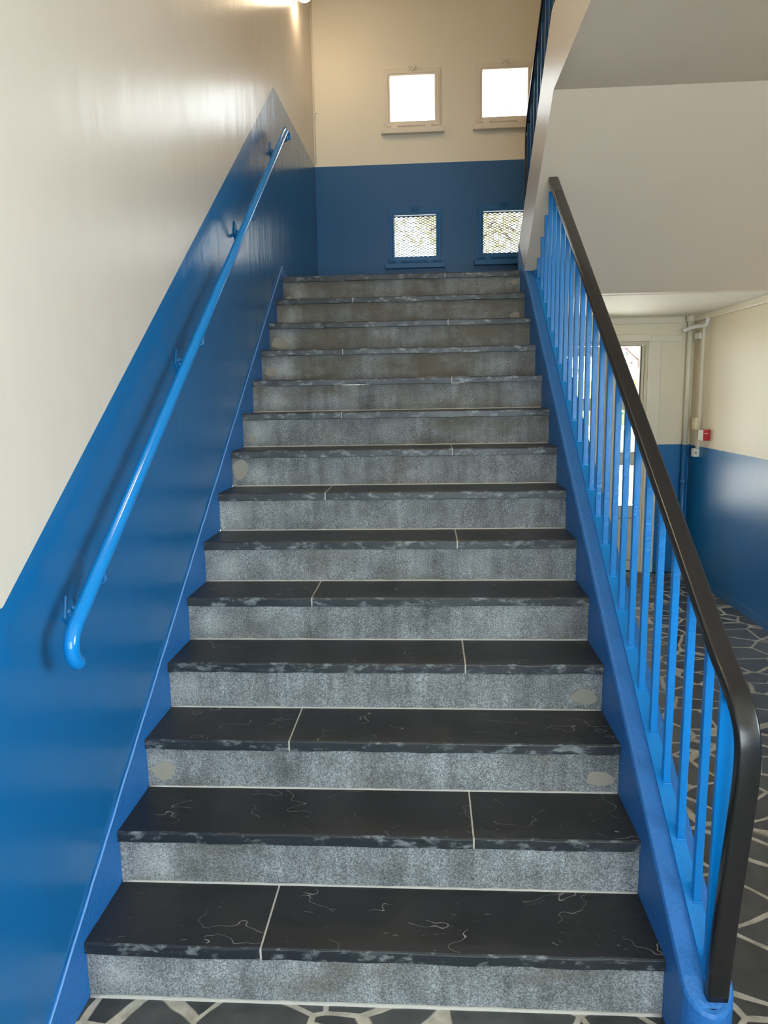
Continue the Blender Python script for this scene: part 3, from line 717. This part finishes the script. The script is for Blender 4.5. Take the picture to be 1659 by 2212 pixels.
# ------------------------------------------------------------------ outside
M['pave_out'] = plain('pale_paving', (0.74, 0.71, 0.65), 0.9, 0, 0.3, 60)
M['lawn'] = plain('dry_lawn', (0.055, 0.065, 0.018), 0.95, 0, 0.8, 120)
M['yellow'] = plain('yellow_render', (0.32, 0.25, 0.07), 0.9, 0, 0.3, 60)
M['whiteb'] = plain('white_render', (0.8, 0.8, 0.78), 0.9)
M['bark'] = plain('pinkish_bark', (0.075, 0.052, 0.047), 0.9, 0, 0.9, 30)
M['leaf'] = plain('yellow_green_leaf', (0.14, 0.165, 0.045), 0.7)
M['leaf2'] = plain('olive_leaf', (0.04, 0.042, 0.016), 0.7)
M['green_pl'] = plain('green_plastic', (0.006, 0.07, 0.028), 0.5)
M['greyg'] = plain('grey_window_glass', (0.12, 0.13, 0.15), 0.2)
structure(MB().box((-20, 5.08, -0.25), (30, 45, -0.04)).build('ground', M['pave_out']))
tag(MB().box((-6, 18, -0.04), (30, 27.5, 0.0)).build('lawn', M['lawn']), 'yellow green lawn seen through the entrance glass', 'lawn', kind='stuff')
bd = thing('building', 'yellow building with a white upper storey seen through the entrance glass', 'building', (10, 33, 0))
MB().box((-6, 33, -0.04), (30, 40, 2.05)).build('ground_storey', M['yellow'], bd)
MB().box((-6, 32.9, 2.05), (30, 40, 3.9)).build('upper_storey', M['whiteb'], bd)
MB().box((-6.2, 32.5, 3.9), (30.2, 40.2, 4.15)).build('roof', M['whiteb'], bd)
for x in (2.5, 6.5, 10.5, 14.5):
    MB().box((x, 32.86, 2.3), (x + 1.6, 32.9, 2.62)).build('window', M['greyg'], bd)
def tree(name, label, base, h, rad, crown, nleaf, lm, spread, seed, low=0.3, ls=1.0):
    rnd = random.Random(seed); t = thing(name, label, 'tree', base); bx, by, bz = base
    path = [(bx + 0.04 * math.sin(k * 1.7), by, bz + h * k / 10) for k in range(11)]
    prof = [(math.cos(q * math.pi / 7), math.sin(q * math.pi / 7)) for q in range(14)]
    mb = MB(); vs = []
    for k in range(31):
        z = h * k / 30; r = rad * (1 - 0.45 * k / 30) * (1.06 if k % 4 == 0 else 1.0)
        vs += [(bx + 0.05 * math.sin(z) + r * a, by + r * b, bz + z) for a, b in prof]
    n = 14
    mb.add(vs, [(i * n + j, i * n + (j + 1) % n, (i + 1) * n + (j + 1) % n, (i + 1) * n + j) for i in range(30) for j in range(n)], 0, True)
    mb.build('trunk', M['bark'], t)
    tips = []
    for k in range(16):
        z0 = bz + h * rnd.uniform(low, 0.95); a = rnd.uniform(0, 6.28); l = rnd.uniform(0.5, 1.0) * spread
        e = Vector((bx + l * math.cos(a), by + l * math.sin(a), z0 + rnd.uniform(-0.35, 0.9) * l * 0.7)); s_ = Vector((bx, by, z0)); m_ = (s_ + e) / 2 + Vector((0, 0, 0.25 * l))
        MB().tube([s_, (s_ + m_) / 2, m_, (m_ + e) / 2, e], 0.018 * rad / 0.12, 6, (0.3, 0.2, 1)).build('branch', M['bark'], t); tips += [m_, e, (m_ + e) / 2]
    lv = MB()
    for k in range(nleaf):
        c = Vector(rnd.choice(tips)) + Vector((rnd.gauss(0, 1), rnd.gauss(0, 1), rnd.gauss(0, 1))) * crown
        u = Vector((rnd.gauss(0, 1), rnd.gauss(0, 1), rnd.gauss(0, 1))).normalized(); v = u.orthogonal().normalized(); s = rnd.uniform(0.03, 0.06) * ls
        lv.add([c - u * s, c + v * s * .5, c + u * s, c - v * s * .5], [(0, 1, 2, 3)])
    lv.build('foliage', lm, t)
    return t
tree('tree', 'tree with pinkish trunk and thin hanging twigs at the right of the entrance glass', (3.965, 9.0, -0.04), 4.5, 0.10, 0.22, 700, M['leaf2'], 1.0, 3)
tree('tree', 'yellow green tree glimpsed high through the right upper window', (2.75, 11.5, -0.04), 6.4, 0.14, 0.3, 900, M['leaf'], 0.7, 5)
tree('tree', 'bright green tree seen through the entrance door glass behind the bars', (6.3, 29.5, -0.04), 4.6, 0.2, 0.5, 3000, M['leaf'], 1.9, 8)
bn = thing('garbage_container', 'green waste container far outside the entrance glass', 'container', (8.5, 28.5, 0.0))
MB().box((8.1, 28.0, 0.0), (8.75, 29.0, 0.62)).build('container_body', M['green_pl'], bn, bevel=0.02)
MB().box((8.05, 27.95, 0.62), (8.8, 29.05, 0.72)).build('container_lid', M['green_pl'], bn, bevel=0.03)
M['leaf3'] = plain('pale_yellow_leaf', (0.40, 0.38, 0.16), 0.7)
tree('tree', 'broad yellow green tree behind the mesh screens of the two lower stair windows', (2.2, 16.5, -0.04), 6.2, 0.2, 0.40, 1500, M['leaf3'], 1.9, 11, 0.84, 2.2)
